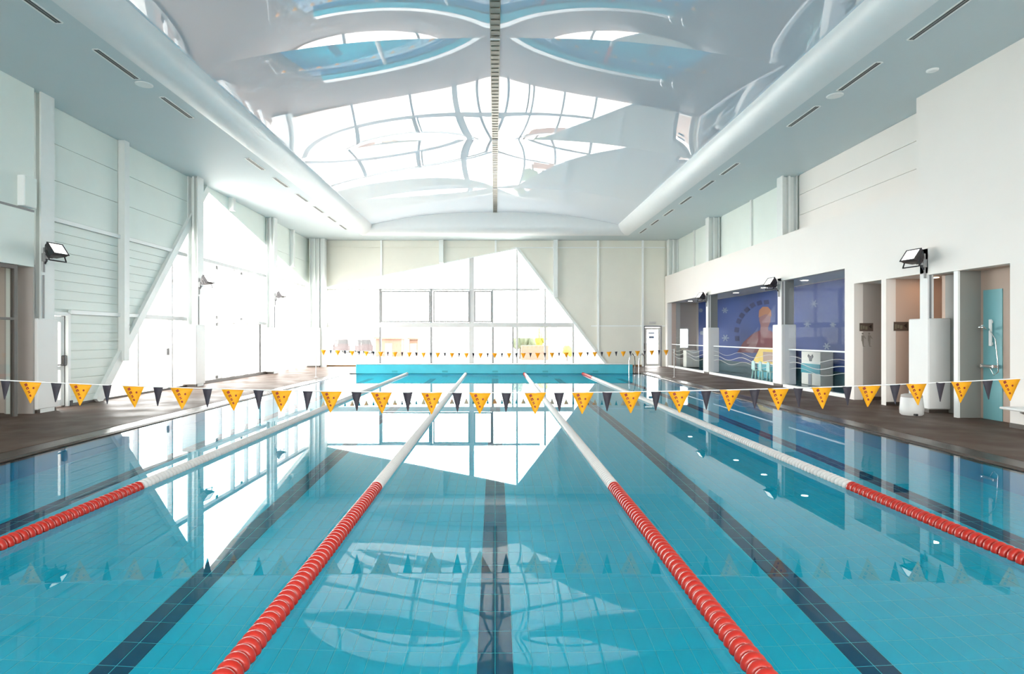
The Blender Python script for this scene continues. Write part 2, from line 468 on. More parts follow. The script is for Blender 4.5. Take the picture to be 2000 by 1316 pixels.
# central linear air grille
gr = empty('linear_grille', (0, 0, ZC - .01), label='long grey linear air grille running down the middle of the vault', cat='vent')
for ya, yb in zip(SEAMS[:-1], SEAMS[1:]):
    sg = MB().box(-.085, .085, ya + .04, yb - .04, .0, .02).build('grille_segment', M['grille'], gr)
    lv = MB()
    y = ya + .1
    while y < yb - .1:
        lv.box(-.08, .08, y, y + .012, -.012, .0); y += .2
    tag(lv.build('louvre', M['grille'], sg), kind='stuff')
    MB().box(-.1, .1, yb - .04, yb + .04, -.015, .02).build('joint_bar', M['whitep'], gr)
for s in (-1, 1):
    MB().box(s * .085, s * .10, SEAMS[0], YE, -.012, .03).build('edge_trim', M['grille'], gr)

# glazed rear wall behind the viewer
wr_ = empty('window_9', kind='structure', label='row of tall windows in the rear wall of the hall')
for i in range(6):
    xa = -7.5 + 2.5 * i
    MB().box(xa + .04, xa + 2.46, -5.26, -5.25, 1.4, 5.3).build('pane', M['glass'], wr_)
    MB().box(xa - .04, xa + .04, -5.32, -5.16, 1.4, 5.3).build('mullion', M['mullion'], wr_)
MB().box(-7.5, 7.5, -5.32, -5.16, 3.3, 3.4).build('transom', M['mullion'], wr_)

# ------------------------------------------------------------------ left wall
AP = (19.15, 6.5)                                   # apex of the slanted window on the left wall, (y, z)
SL0, SL1 = (13.9, DZ), AP
RE = (YF, 4.25)
nA, cA = line(SL0, (SL0[0] + (AP[0] - SL0[0]), AP[1]))      # left of the rising edge = wall side
bk = MB().prism([(11.6, 0), (12.08, 0), (12.08, 2.12), (12.9, 2.12), (12.9, 0), (13.87, 0), (19.15, 6.5), (YF, 4.25), (YF, H), (11.6, H)], 'x', XL - .25, XL - .03)
wl = struct('wall_left', bk, M['panel'], 'pale cladded wall on the window side with a large slanted glazed opening')


def slope_z(y): return SL0[1] + (y - SL0[0]) * (AP[1] - SL0[1]) / (AP[0] - SL0[0])


def panel_x(poly, x0, x1, m=None, parent=None, name='panel'):
    if len(poly) >= 3 and area(poly) > .004:
        MB().prism(poly, 'x', x0, x1).build(name, m or M['panel'], parent or wl)


def rows(z0, z1, h):
    n = max(1, round((z1 - z0) / h)); return [(z0 + (z1 - z0) * i / n, z0 + (z1 - z0) * (i + 1) / n) for i in range(n)]


g = .007
for ya, yb in ((11.95, 14.65), (14.87, 18.0)):
    for z0, z1, h, nm in ((DZ, 2.1, .21, 'board'), (2.2, 4.09, .21, 'board'), (4.2, H, .8, 'panel')):
        for a, c in rows(z0, z1, h):
            segs = [(ya, yb)]
            if ya < 12 and a < 2.1: segs = [(12.98, yb)]
            for p, q in segs:
                poly = clip([(p, a + g), (q, a + g), (q, c - g), (p, c - g)], nA, cA)
                panel_x(poly, XL - .03, XL, None, wl, nm)
nB, cB = line(RE, AP)
nB, cB = (-nB[0], -nB[1]), -cB
if nB[1] < 0: nB, cB = (-nB[0], -nB[1]), -cB
for ya, yb in ((18.3, 20.75), (20.95, 24.0), (24.5, 26.95), (27.15, 29.9)):
    for z0, z1 in ((4.25, 5.4), (5.4, H)):
        poly = clip(clip([(ya, z0 + g), (yb, z0 + g), (yb, z1 - g), (ya, z1 - g)], nB, cB), (1, .12), 19.25 + .12 * 6.5 - .1)
        panel_x(poly, XL - .03, XL)
# posts, rails and the slanted edge beam on the left wall
for y in (14.76, 20.85, 27.05):
    z0 = max(DZ, slope_z(y) + .02) if y < 19 else RE[1] + (YF - y) * (AP[1] - RE[1]) / (YF - AP[0])
    MB().box(XL, XL + .17, y - .1, y + .1, z0 if y > 19 else slope_z(y - .1), H).build('post', M['steel'], wl)
for z in (2.15, 4.14):
    ye = SL0[0] + (z - SL0[1]) * (AP[0] - SL0[0]) / (AP[1] - SL0[1])
    MB().box(XL, XL + .07, 12.95 if z < 3 else 11.95, ye, z - .045, z + .045).build('rail', M['rail'], wl)
MB().bar((XL + .02, 13.82, DZ), (XL + .02, AP[0] - .06, AP[1] + .02), .22, .16, up=(1, 0, 0)).build('edge_beam', M['steel'], wl)
MB().bar((XL - .06, AP[0], AP[1] + .04), (XL - .06, YF, RE[1] + .04), .14, .10, up=(1, 0, 0)).build('edge_beam', M['rail'], wl)
# near part of the left wall, flush with the column faces
b = MB().prism([(-5.1, 0), (7.0, 0), (7.0, 3.0), (11.62, 3.0), (11.62, H), (-5.1, H)], 'x', XLN - .3, XLN)
wn = struct('wall_left_near', b, M['panel'], 'plain pale wall left of the nearest column, above a doorway')
MB().box(-9.9, XLN - .02, 11.62, 11.66, 0, 3.05).build('jamb', M['taupe'], wn)
MB().box(XLN, XLN + .02, -5, 11.6, 4.10, 4.14).build('seam_strip', M['sash'], wn)
MB().box(-11.0, -10.9, 6.5, 12, 0, 3.2).box(-11, XLN - .3, 6.9, 7.0, 0, 3.2).box(-11, XLN - .3, 11.75, 11.85, 0, 3.2).build('side_room', M['beige'], wn)
MB().box(-11, XLN - .3, 6.9, 11.85, 3.1, 3.2).build('side_room_ceiling', M['white'], wn)
w3 = tag(MB().box(XLN - .13, XLN - .05, 11.2, 11.28, DZ, 3.0).box(XLN - .13, XLN - .05, 9.2, 9.28, DZ, 3.0).box(XLN - .13, XLN - .05, 9.28, 11.2, 2.92, 3.0).build('window_3', M['frame_dark']), kind='structure', label='dark framed glass screen left of the nearest window-side column')
MB().box(XLN - .095, XLN - .085, 9.28, 11.2, DZ, 2.92).build('pane', M['glass'], w3)
MB().box(XLN - .13, XLN - .05, 9.28, 11.2, 1.92, 1.97).build('transom', M['frame_dark'], w3)

sl = empty('downlight', (-10.3, 9.9, 3.1), label='added round lamp brightening the side room behind the dark framed glass screen', cat='light')  # added lamp, put in to brighten the beige side room
MB().lathe([(.13, -.001), (.13, -.015), (.11, -.018)], n=20).build('rim', M['whitep'], sl)
MB().lathe([(.10, -.018), (.10, -.022)], n=20).build('lens', M['warm'], sl)

# ------------------------------------------------------------------ left window (window_1)
win = empty('window_1', (0, 0, 0), kind='structure', label='large slanted glazed opening in the cladded side wall')
mull = [13.9, 15.6, 17.25, 18.9, 20.35, 21.35, 22.5, 23.65, 25.6, 26.9, 28.15, YF]
trs = [DZ, 2.15, 4.14, 6.7]


def wpoly(p):
    p = clip(p, (-nA[0], -nA[1]), -cA); p = clip(p, (-nB[0], -nB[1]), -cB); return p


for i in range(len(mull) - 1):
    for j in range(3):
        poly = wpoly([(mull[i], trs[j]), (mull[i + 1], trs[j]), (mull[i + 1], trs[j + 1]), (mull[i], trs[j + 1])])
        if len(poly) >= 3 and area(poly) > .02:
            MB().prism(poly, 'x', XL - .16, XL - .148).build('pane', M['glass'], win)
for y in mull[1:-1]:
    zt = min(slope_z(y), RE[1] + (YF - y) * (AP[1] - RE[1]) / (YF - AP[0]))
    if y in (20.35, 25.6): zt = min(zt, 2.15)
    if y in (21.35, 22.5, 23.65, 28.15, 26.9): zt = min(zt, 4.14)
    MB().box(XL - .20, XL - .06, y - .035, y + .035, DZ, zt).build('mullion', M['mullion'], win)
for z in trs[1:3]:
    ya = SL0[0] + (z - SL0[1]) * (AP[0] - SL0[0]) / (AP[1] - SL0[1])
    MB().box(XL - .22, XL - .02, ya, YF - .3, z - .06, z + .06).build('transom', M['mullion'], win)
MB().box(XL - .12, XL - .06, 23.62, 23.75, DZ, 2.1).build('door_jamb', M['frame_dark'], win)
for z in (.18, 2.02, 2.27, 4.0):
    MB().box(XL - .13, XL - .10, 20.05, 20.17, z - .06, z + .06).build('patch_fitting', M['black'], win)
for y, z in ((22.0, 2.27), (22.0, 4.0)):
    MB().box(XL - .13, XL - .10, y, y + .14, z - .05, z + .05).build('patch_fitting', M['black'], win)
MB().box(XL - .13, XL - .07, 17.05, 17.1, 1.05, 1.25).build('door_handle', M['black'], win)
struct('baseboard_left', MB().box(XL - .1, XL + .03, 18.65, 24.05, DZ, DZ + .10).box(XL - .03, XL + .02, 12.98, 17.9, DZ, DZ + .05), M['skirt'], 'dark skirting at the foot of the window wall')

# door near the first left column
d1 = tag(MB().box(XL - .12, XL + .04, 12.0, 12.08, DZ, 2.14).box(XL - .12, XL + .04, 12.9, 12.98, DZ, 2.14).box(XL - .12, XL + .04, 12.08, 12.9, 2.06, 2.14).build('door_1', M['rail']), kind='structure', label='white framed glazed door beside the nearest window-side column')
lf = MB().box(XL - .1, XL - .04, 12.09, 12.19, DZ + .02, 2.05).box(XL - .1, XL - .04, 12.78, 12.89, DZ + .02, 2.05).box(XL - .1, XL - .04, 12.19, 12.78, DZ + .02, .2).box(XL - .1, XL - .04, 12.19, 12.78, 1.92, 2.05).box(XL - .1, XL - .04, 12.19, 12.78, .86, .94).build('leaf', M['rail'], d1)
MB().box(XL - .075, XL - .065, 12.19, 12.78, .2, 1.92).build('pane', M['glass'], d1)
MB().cbox(XL - .04, XL + .03, 12.80, 12.88, .95, 1.18, .01).box(XL - .02, XL + .02, 12.40, 12.84, .96, .985).build('handle', M['black'], d1)
MB().box(XL, XL + .06, 12.95, 13.02, DZ, DZ + .12).build('door_stop', M['black'], d1)

# ------------------------------------------------------------------ far wall and window_2
def fx(px): return (px - VPX) * YF / F
def fz(py): return CH - (py - VPY) * YF / F


A0 = (-8.77, 4.21); A1 = (1.147, 6.22); A2 = (5.87, 0.0)
b = MB().prism([(-9.9, 0), (-8.77, 0), A0, A1, A2, (7.78, 0), (7.78, 2.1), (8.62, 2.1), (8.62, 0), (9.65, 0), (9.65, H), (-9.9, H)], 'y', YF + .02, YF + .28)
b.box(9.2, 9.42, YF + .2, YF + .28, 0, 4)
wf = struct('wall_far', b, M['panelf'], 'pale panelled end wall with a large angular window')
posts = [-9.0, -5.92, -2.80, .03, 3.12, 5.36, 7.68, 8.85]
nT, cT = line(A0, A1)      # above
nR, cR = line(A2, A1)      # right side of the falling edge
if nT[1] < 0: nT, cT = (-nT[0], -nT[1]), -cT
if nR[0] < 0: nR, cR = (-nR[0], -nR[1]), -cR
for i in range(len(posts) - 1):
    xa, xb = posts[i] + .03, posts[i + 1] - .03
    for xs, xe in ([(xa, A1[0]), (A1[0], xb)] if xa < A1[0] < xb else [(xa, xb)]):
        for z0, z1 in ((DZ, 2.15), (2.2, 6.2), (6.25, H)):
            if xs > 7.6 and z0 < 2: continue
            poly = [(xs, z0 + g), (xe, z0 + g), (xe, z1 - g), (xs, z1 - g)]
            poly = clip(poly, nT, cT) if xe <= A1[0] + .001 else clip(poly, nR, cR)
            if len(poly) >= 3 and area(poly) > .01:
                MB().prism(poly, 'y', YF - .01, YF + .02).build('panel', M['panelf'], wf)


def win_top(x):
    return A0[1] + (x - A0[0]) * (A1[1] - A0[1]) / (A1[0] - A0[0]) if x < A1[0] else A1[1] + (x - A1[0]) * (A2[1] - A1[1]) / (A2[0] - A1[0])


for x in posts[1:-1]:
    z0 = DZ if x > 5.9 else win_top(x) if x < 1.2 else max(DZ, win_top(x))
    thick = .24 if x in (-2.80, 3.12) else .07
    MB().box(x - .05 if thick < .1 else x - .1, x + .05 if thick < .1 else x + .12, YF - thick, YF, z0, H).build('post', M['steel'] if thick > .1 else M['rail'], wf)
MB().box(5.0, 8.85, YF - .03, YF, 2.12, 2.18).build('rail', M['rail'], wf)
MB().box(1.2, 8.85, YF - .03, YF, 6.2, 6.25).build('rail', M['rail'], wf)
MB().bar((A1[0], YF - .03, A1[1]), (A2[0], YF - .03, DZ), .12, .10, up=(0, 1, 0)).build('edge_beam', M['steel'], wf)
MB().bar((A0[0], YF + .05, A0[1]), (A1[0], YF + .05, A1[1]), .10, .10, up=(0, 1, 0)).build('edge_beam', M['rail'], wf)
struct('baseboard_far', MB().box(-9.2, -6.3, YF - .04, YF, DZ, DZ + .09).box(5.95, 7.75, YF - .04, YF, DZ, DZ + .09), mat('tan_skirting', (.22, .12, .05), .5), 'brown skirting at the foot of the end wall')

w2 = empty('window_2', kind='structure', label='large angular window in the far end wall')
mx = [A0[0], fx(742), fx(842), fx(921), fx(962), A1[0], fx(1065), fx(1120), A2[0]]
tz = [DZ, 2.19, 4.05, 6.5]
for i in range(len(mx) - 1):
    for j in range(3):
        poly = [(mx[i], tz[j]), (mx[i + 1], tz[j]), (mx[i + 1], tz[j + 1]), (mx[i], tz[j + 1])]
        poly = clip(poly, (-nT[0], -nT[1]), -cT); poly = clip(poly, (-nR[0], -nR[1]), -cR)
        if len(poly) >= 3 and area(poly) > .02:
            MB().prism(poly, 'y', YF + .13, YF + .142).build('pane', M['glass'], w2)
for i, x in enumerate(mx[1:-1]):
    zt = win_top(x) if i in (2, 4) else min(win_top(x), 4.1)
    hw = .13 if i == 2 else .05
    MB().box(x - hw, x + hw, YF + .06, YF + .18, DZ, zt).build('mullion', M['mullion'] if i not in (0, 1) else M['sash'], w2)
MB().box(A0[0], fx(1120), YF + .05, YF + .18, 2.08, 2.32).build('transom', M['mullion'], w2)
MB().box(A0[0], A1[0] + 1.2, YF + .08, YF + .18, 4.0, 4.1).build('transom', M['mullion'], w2)
for xa, xb in ((fx(744), fx(840)), (fx(846), fx(917)), (fx(926), fx(961))):       # opening sashes
    z0, z1, t = 2.34, 3.98, .07
    MB().box(xa, xa + t, YF + .02, YF + .08, z0, z1).box(xb - t, xb, YF + .02, YF + .08, z0, z1).box(xa + t, xb - t, YF + .02, YF + .08, z0, z0 + t).box(xa + t, xb - t, YF + .02, YF + .08, z1 - t, z1).build('sash', M['sash'], w2)
for xa in (fx(962), fx(1000)):
    MB().box(xa, xa + .08, YF + .0, YF + .06, DZ, 2.08).build('door_stile', M['sash'], w2)

# door in the far wall
d2 = tag(MB().box(7.72, 7.80, YF - .04, YF + .1, DZ, 2.16).box(8.60, 8.68, YF - .04, YF + .1, DZ, 2.16).box(7.8, 8.6, YF - .04, YF + .1, 2.08, 2.16).build('door_2', M['sash']), kind='structure', label='bright glazed door in the far corner of the end wall')
MB().box(7.81, 7.9, YF + .0, YF + .06, DZ + .02, 2.06).box(8.5, 8.59, YF, YF + .06, DZ + .02, 2.06).box(7.9, 8.5, YF, YF + .06, 1.96, 2.06).box(7.9, 8.5, YF, YF + .06, DZ + .02, .18).build('leaf', M['whitep'], d2)
MB().box(7.9, 8.5, YF + .025, YF + .035, .18, 1.96).build('pane', M['glass'], d2)
MB().box(8.0, 8.28, YF + .0, YF + .02, 1.5, 1.62).build('notice', M['pale_print'], d2)
MB().box(7.98, 8.3, YF + .0, YF + .02, 1.74, 1.82).build('notice', M['pale_print'], d2)
MB().cbox(7.74, 7.78, YF - .10, YF - .04, .95, 1.25, .01).build('handle', M['black'], d2)
lamp = tag(MB().cbox(8.0, 8.36, YF - .08, YF - .01, 2.28, 2.38, .01).build('emergency_light', M['whitep']), 'small white emergency light above the glazed door in the end wall', 'light')

# ------------------------------------------------------------------ columns


def column(yc, x0, x1, zb, pool_side, case):
    """H-section: flanges along y at both x ends, web between; pool_side is +1 when the pool lies toward +x"""
    y0, y1 = yc, yc + .36
    b = MB().box(x0, x0 + .035, y0, y1, zb, H).box(x1 - .035, x1, y0, y1, zb, H).box(x0 + .035, x1 - .035, (y0 + y1) / 2 - .015, (y0 + y1) / 2 + .015, zb, H)
    c = tag(b.build('column', M['steel']), kind='structure', label=case[0])
    xm = (x0 + x1) / 2
    MB().box(xm - .03, xm + .03, y0 + .03, (y0 + y1) / 2 - .015, zb, H).build('conduit', M['rail'], c)
    if case[1]:
        a0, a1, cy0, cy1, hh = case[1]
        MB().cbox(a0, a1, cy0, cy1, DZ + .07, hh, .02).build('casing', M['white'], c)
        MB().box(a0 + .03, a1 - .03, cy0 + .03, cy1 - .03, DZ, DZ + .07).build('plinth', M['skirt'], c)
    return c


for i, y in enumerate(YC):
    column(y + .06, XL, XLN + .03, DZ if i else DZ, 1, ('%s pale steel column on the window side with a white boxed foot' % ORD[i], (XLN - .42, XLN + .04, y - .04, y + .52, 1.97)))
column(29.3, -9.45, -8.95, DZ, 1, ('pale steel column in the far corner on the window side with a white boxed foot', (-9.6, -8.9, 29.25, 29.85, 2.05)))
MB().box(-8.93, -8.70, 29.4, 29.75, DZ, H).build('second_flange', M['steel'], bpy.data.objects['column.003'])
for i, y in enumerate(YC[1:] + (29.6,)):
    column(y, 8.93, 9.40, 4.72, -1, ('%s pale steel column above the white ledge' % ORD[i], None))
for i, y in enumerate((11.78, 17.82, 23.95)):
    b = MB().box(XR, XR + .12, y, y + .22, 1.95, 3.4)
    c = tag(b.build('column', M['white']), kind='structure', label='%s white post on the gallery side with a boxed foot' % ORD[i])
    MB().cbox(XR, XR + .46, y - .02, y + .56, DZ + .07, 1.97, .02).build('casing', M['white'], c)
    MB().box(XR + .03, XR + .43, y + .01, y + .53, DZ, DZ + .07).build('plinth', M['skirt'], c)
    MB().box(XR + .03, XR + .06, y - .02, y, 1.97, 3.3).build('conduit', M['sash'], c)
    if i: MB().box(XR + .12, XR + .42, y + .05, y + .12, 1.97, 3.4).build('fin', M['grey'], c)

# ------------------------------------------------------------------ right wall
LED = 4.72
poly = [(-5.1, 0), (9.9, 0), (9.9, 2.86), (11.78, 2.86), (11.78, 2.9), (13.04, 2.9), (13.04, 0), (13.2, 0), (13.2, 2.9), (14.2, 2.9), (14.2, 0), (14.58, 0), (14.58, 3.32),
        (29.6, 3.32), (29.6, 0), (YF, 0), (YF, LED), (12.1, LED), (12.1, H), (-5.1, H)]
wr = struct('wall_right', MB().prism(poly, 'x', XR, XR + .22), M['wall_r'], 'smooth white wall with openings on the gallery side')
b = MB().box(XR + .22, 9.65, 12.1, YF, LED - .2, LED).box(XR + .22, 9.65, 12.0, 12.1, LED, H)
b.build('ledge', M['wall_r'], wr)
for ya, yb in ((12.1, 17.85), (18.2, 21.05), (21.2, 23.95), (24.3, 27.1), (27.25, 29.9)):
    for z0, z1 in ((rows(LED, H, .62) if ya < 13 else [(LED, H)])):
        MB().box(9.42, 9.45, ya + g, yb - g, z0 + g, z1 - g).build('panel', M['wall_r'] if ya < 13 else M['panel'], wr)
MB().box(9.45, 9.6, 12.1, YF, LED, H).build('panel_backing', M['panel'], wr)
for y in (21.12, 27.17):
    MB().box(9.36, 9.45, y - .07, y + .07, LED, H).build('post', M['steel'], wr)
# niche
MB().box(9.32, 9.42, 9.5, 11.9, 0, 3.0).box(XR + .22, 9.32, 9.7, 9.9, 0, 3.0).box(XR + .22, 9.32, 9.7, 11.9, 2.86, 3.0).build('niche_lining', M['pinkb'], wr)
MB().box(XR + .04, 9.32, 11.05, 11.13, DZ, 2.86).build('partition', M['grey'], wr)
MB().box(9.30, 9.32, 11.13, 11.9, DZ, 2.86).build('niche_side', M['grey'], wr)
MB().box(9.305, 9.32, 10.57, 10.98, DZ, 2.48).build('teal_panel', M['teal'], wr)
MB().box(XR + .02, XR + .06, 11.04, 11.14, DZ, 2.86).build('corner_strip', M['rail'], wr)
# doorways to the changing rooms
MB().box(XR + .22, 10.5, 13.04, 13.2, 0, 3.0).build('partition', M['pinkb'], wr)
MB().box(XR + .22, 10.5, 14.2, 14.58, 0, 3.6).build('partition', M['taupe'], wr)
MB().box(XR + .46, 10.5, 11.9, 12.0, 0, 3.0).box(10.5, 10.6, 11.9, 14.4, 0, 3.0).build('corridor_wall', M['pinkb'], wr)
MB().box(XR + .22, 10.6, 11.9, 14.3, 2.9, 3.0).build('corridor_ceiling', M['white'], wr)
struct('baseboard_right', MB().box(XR + .22, 10.5, 14.16, 14.2, DZ, DZ + .08).box(XR + .22, 10.5, 13.0, 13.04, DZ, DZ + .08).box(XR - .012, XR, 6.0, 9.9, DZ, DZ + .08).box(XR, XR + .22, 13.03, 13.04, DZ, DZ + .08), M['skirt'], 'dark skirting by the changing room doorways')
# gallery room behind the glass
GX, GZ = 10.5, 3.36
b = MB().box(GX, GX + .15, 14.4, 30.6, 0, 3.7)
wg = struct('wall_gallery', b, M['taupe'], 'back wall of the viewing gallery')
struct('ceiling_gallery', MB().box(XR + .22, GX + .15, 14.5, 30.5, GZ, GZ + .2), M['white'], 'low white ceiling of the gallery')
struct('floor_gallery', MB().box(XR + .22, GX, 14.6, 30.1, DZ, DZ + .01), M['gfloor'], 'dark blue green floor of the gallery')
b = MB().box(XR + .2, 9.42, 30.1, 30.3, 0, GZ).box(9.42, 10.12, 30.1, 30.3, 0, .98).box(9.42, 10.12, 30.1, 30.3, 2.03, GZ).box(10.12, GX + .15, 30.1, 30.3, 0, GZ)
struct('wall_gallery_end', b, M['beige'], 'end wall of the gallery with a small window')
w4 = tag(MB().box(9.42, 9.46, 30.12, 30.26, .98, 2.03).box(10.08, 10.12, 30.12, 30.26, .98, 2.03).box(9.46, 10.08, 30.12, 30.26, .98, 1.02).box(9.46, 10.08, 30.12, 30.26, 1.99, 2.03).build('window_4', M['mullion']), kind='structure', label='small bright window at the far end of the gallery')
MB().box(9.46, 10.08, 30.18, 30.19, 1.02, 1.99).build('pane', M['glass'], w4)
MB().box(XR + .22, XR + .45, 29.6, 30.1, DZ, 3.32).build('pier', M['pinkb'], wr)
# gallery glazing and balustrades
for i, (ya, yb) in enumerate(((14.6, 17.80), (18.40, 23.93), (24.53, 29.58))):
    nm = ('near', 'middle', 'far')[i]
    wz = tag(MB().box(XR + .04, XR + .16, ya, yb, DZ, DZ + .09).build('window_%d' % (5 + i), M['white']), kind='structure', label='%s glazed opening to the gallery with etched waves' % nm)
    MB().box(XR + .095, XR + .105, ya, yb, DZ + .09, 3.32).build('pane', M['glassr'], wz)
    gb = empty('glass_balustrade', (XR + .2, ya, DZ), label='glass balustrade with white wave bands in the %s gallery opening' % nm, cat='balustrade', group='glass balustrades along the gallery')
    Lb = yb - ya
    MB().box(.035, .045, .02, Lb - .02, .0, 1.14).build('pane', M['glassr'], gb)
    MB().box(.02, .06, .0, Lb, 1.14, 1.18).build('top_rail', M['rail'], gb)
    for zz, th, ph in ((.88, .010, 0), (.70, .016, .5), (.54, .010, 1.1)):
        wv = MB(); N = int(Lb / .12); pts = []
        for q in range(N + 1):
            yy = .05 + (Lb - .1) * q / N; pts.append((yy, zz + .07 * math.sin(yy * 2.6 + ph)))
        for p, q in zip(pts[:-1], pts[1:]):
            wv.add([(.030, p[0], p[1]), (.030, q[0], q[1]), (.030, q[0], q[1] + th), (.030, p[0], p[1] + th), (.034, p[0], p[1]), (.034, q[0], q[1]), (.034, q[0], q[1] + th), (.034, p[0], p[1] + th)],
                   [(0, 1, 2, 3), (4, 5, 6, 7), (0, 1, 5, 4), (3, 2, 6, 7)])
        wv.build('wave_band', M['whitep'], gb)
for i, y in enumerate((17.9, 20.6, 23.0, 28.4)):
    dl = empty('downlight', (9.62, y, GZ), label='%s round lit downlight in the gallery ceiling' % ORD[i], cat='light', group='downlights in the gallery ceiling')
    MB().lathe([(.13, -.001), (.13, -.015), (.11, -.018)], n=20).build('rim', M['whitep'], dl)
    MB().lathe([(.10, -.018), (.10, -.022)], n=20).build('lens', M['downlight'], dl)
dl = empty('downlight', (9.55, 12.55, 2.9), label='warm downlight in the doorway beside the nearest gallery-side post', cat='light')
MB().lathe([(.13, -.001), (.13, -.015), (.11, -.018)], n=20).build('rim', M['whitep'], dl)
MB().lathe([(.10, -.018), (.10, -.022)], n=20).build('lens', M['warm'], dl)

# mural on the back wall
MXW = GX - .012


def mp(px, py, X=MXW):
    y = X * F / (px - VPX); return (y, CH - (py - VPY) * y / F)


mu = tag(MB().box(MXW, GX - .001, 14.6, 29.7, DZ, 3.34).build('mural', M['mural']), 'blue wall mural with a swimmer and a curved row of dashes in the gallery', 'mural')


def flat(pts, nm, m, k=1):
    MB().prism([mp(*p) for p in pts], 'x', MXW - .002 * k - .002, MXW - .002 * k + .0018).build(nm, m, mu)


def ell(cx, cy, rx, ry, n=18): return [(cx + rx * math.cos(2 * PI * i / n), cy + ry * math.sin(2 * PI * i / n)) for i in range(n)]


flat([(1440, 688), (1452, 668), (1470, 652), (1484, 645), (1503, 645), (1520, 655), (1530, 690)], 'swimmer_suit', M['redp'], 1)
flat([(1484, 648), (1486, 636), (1483, 625), (1484, 612), (1494, 606), (1505, 612), (1505, 628), (1500, 640), (1502, 650), (1494, 660)], 'swimmer_face', M['skin'], 2)
flat([(1482, 620), (1483, 606), (1490, 599), (1500, 599), (1506, 606), (1507, 618), (1496, 613)], 'swimmer_cap', M['cap'], 3)
flat([(1455, 684), (1468, 668), (1482, 662), (1476, 678), (1470, 690)], 'swimmer_arm', M['skin'], 2)
for i, (cx, cy) in enumerate(((1440, 661), (1439, 644), (1443, 627), (1449, 616), (1459, 605), (1470, 596), (1483.5, 591.6), (1497, 590))):
    a = math.radians(178 + 12 * i); c, s_ = math.cos(a), math.sin(a); t = (-s_, c); q = (c, s_)
    flat([(cx + t[0] * e * 4.8 + q[0] * f * 4.2, cy + t[1] * e * 4.8 + q[1] * f * 4.2) for e, f in ((-1, -1), (1, -1), (1, 1), (-1, 1))], 'dash', M['blk_blue'], 2)
for cx, cy, r in ((1416, 606, 6), (1417, 660, 7), (1590, 593, 8), (1577, 633, 7), (1627, 634, 6), (1615, 676, 7), (1369, 606, 4), (1371, 650, 4)):
    for a in (0, 60, 120):
        c, s_ = math.cos(math.radians(a)), math.sin(math.radians(a))
        flat([(cx + c * r - s_ * 1.2, cy + s_ * r + c * 1.2), (cx + c * r + s_ * 1.2, cy + s_ * r - c * 1.2), (cx - c * r + s_ * 1.2, cy - s_ * r - c * 1.2), (cx - c * r - s_ * 1.2, cy - s_ * r + c * 1.2)], 'star', M['pale_print'], 1 + a // 60)

MB().box(GX - .03, GX - .013, 14.6, 29.7, DZ + .012, .52).build('dado', mat('dark_teal_dado', (.02, .07, .08), .4), mu)

# signs in the doorways
for i, (x0, y, lab) in enumerate(((8.98, 14.2, 'brown sign plate with an arrow in the doorway next to the gallery'), (9.02, 13.04, 'brown sign plate with an arrow in the doorway beside the nearest post'))):
    y -= .004
    sg = tag(MB().box(x0, x0 + .33, y - .012, y, 1.73, 1.93).build('sign', M['plate']), lab, 'sign')
    for k, (a, b_) in enumerate(((.02, .06), (.075, .12), (.135, .19))):
        MB().box(x0 + a, x0 + b_, y - .014, y - .012, 1.77 + .02 * (k % 2), 1.88 - .015 * (k % 3)).build('mark', M['plate_mark'], sg)
    MB().prism([(x0 + .22, 1.845), (x0 + .29, 1.90), (x0 + .29, 1.79)], 'y', y - .0145, y - .012).build('arrow', M['arrow'], sg)
pg = empty('pictogram', (9.03, 14.198, 1.35), label='two grey pictogram figures on the wall under the sign', cat='sign')
for k in (0, .16):
    MB().prism([(k + .03 + .025 * math.cos(a), .32 + .025 * math.sin(a)) for a in [2 * PI * i / 10 for i in range(10)]], 'y', -.004, 0).build('head', M['pict'], pg)
    MB().prism([(k, .28), (k + .06, .28), (k + .11, .2), (k + .10, .19), (k + .06, .23), (k + .055, .02), (k + .1, .0), (k + .035, .0), (k + .01, .14), (k, .14)], 'y', -.004, 0).build('body', M['pict'], pg)

# ------------------------------------------------------------------ lane ropes


def disc_mesh(n, m, seg):
    W = .029
    prof = [(.022, -W), (.050, -W), (.062, -W * .62), (.066, -W * .1), (.066, W * .25), (.058, W * .7), (.044, W), (.022, W)]
    if n == 'far': prof = [(.022, -W), (.060, -W * .8), (.066, 0), (.058, W * .8), (.022, W)]
    return MB().lathe(prof, axis='y', n=seg)


D_near = disc_mesh('near', None, 18); D_far = disc_mesh('far', None, 10)
me_red = D_near.mesh('disc', M['red']); me_white = D_near.mesh('disc', M['whitep'])
pitch = .068
for i, (x, lab) in enumerate(((-3.75, 'red and white lane rope nearest the window side'), (-1.25, 'red and white lane rope left of the central lane line'),
                              (1.25, 'red and white lane rope right of the central lane line'), (3.75, 'red and white lane rope nearest the gallery side'))):
    rp = empty('lane_rope', (x, 0, 0.012), label=lab, cat='lane rope', group='lane ropes across the pool')
    MB().tube([(0, Y0 + .0, 0), (0, Y1 - .03, 0)], .012, 6).build('cable', M['cord'], rp)
    far = {'r': MB(), 'w': MB()}; y = Y0 + .1; n = 0
    while y < Y1 - .15:
        red = y < 6.1 or (y > Y1 - 2.6 and x > 0)
        if 2.35 < y < 14.2:
            link_copy(me_red if red else me_white, 'disc', rp, (0, y, 0), (0, random.uniform(0, 6.28), 0))
        else:
            far['r' if red else 'w'].add([(p[0], p[1] + y, p[2]) for p in D_far.v], D_far.f, True)
        y += pitch
    for k, mm in (('r', M['red']), ('w', M['whitep'])):
        if far[k].v: tag(far[k].build('disc', mm, rp), kind='stuff')

# ------------------------------------------------------------------ pennant lines


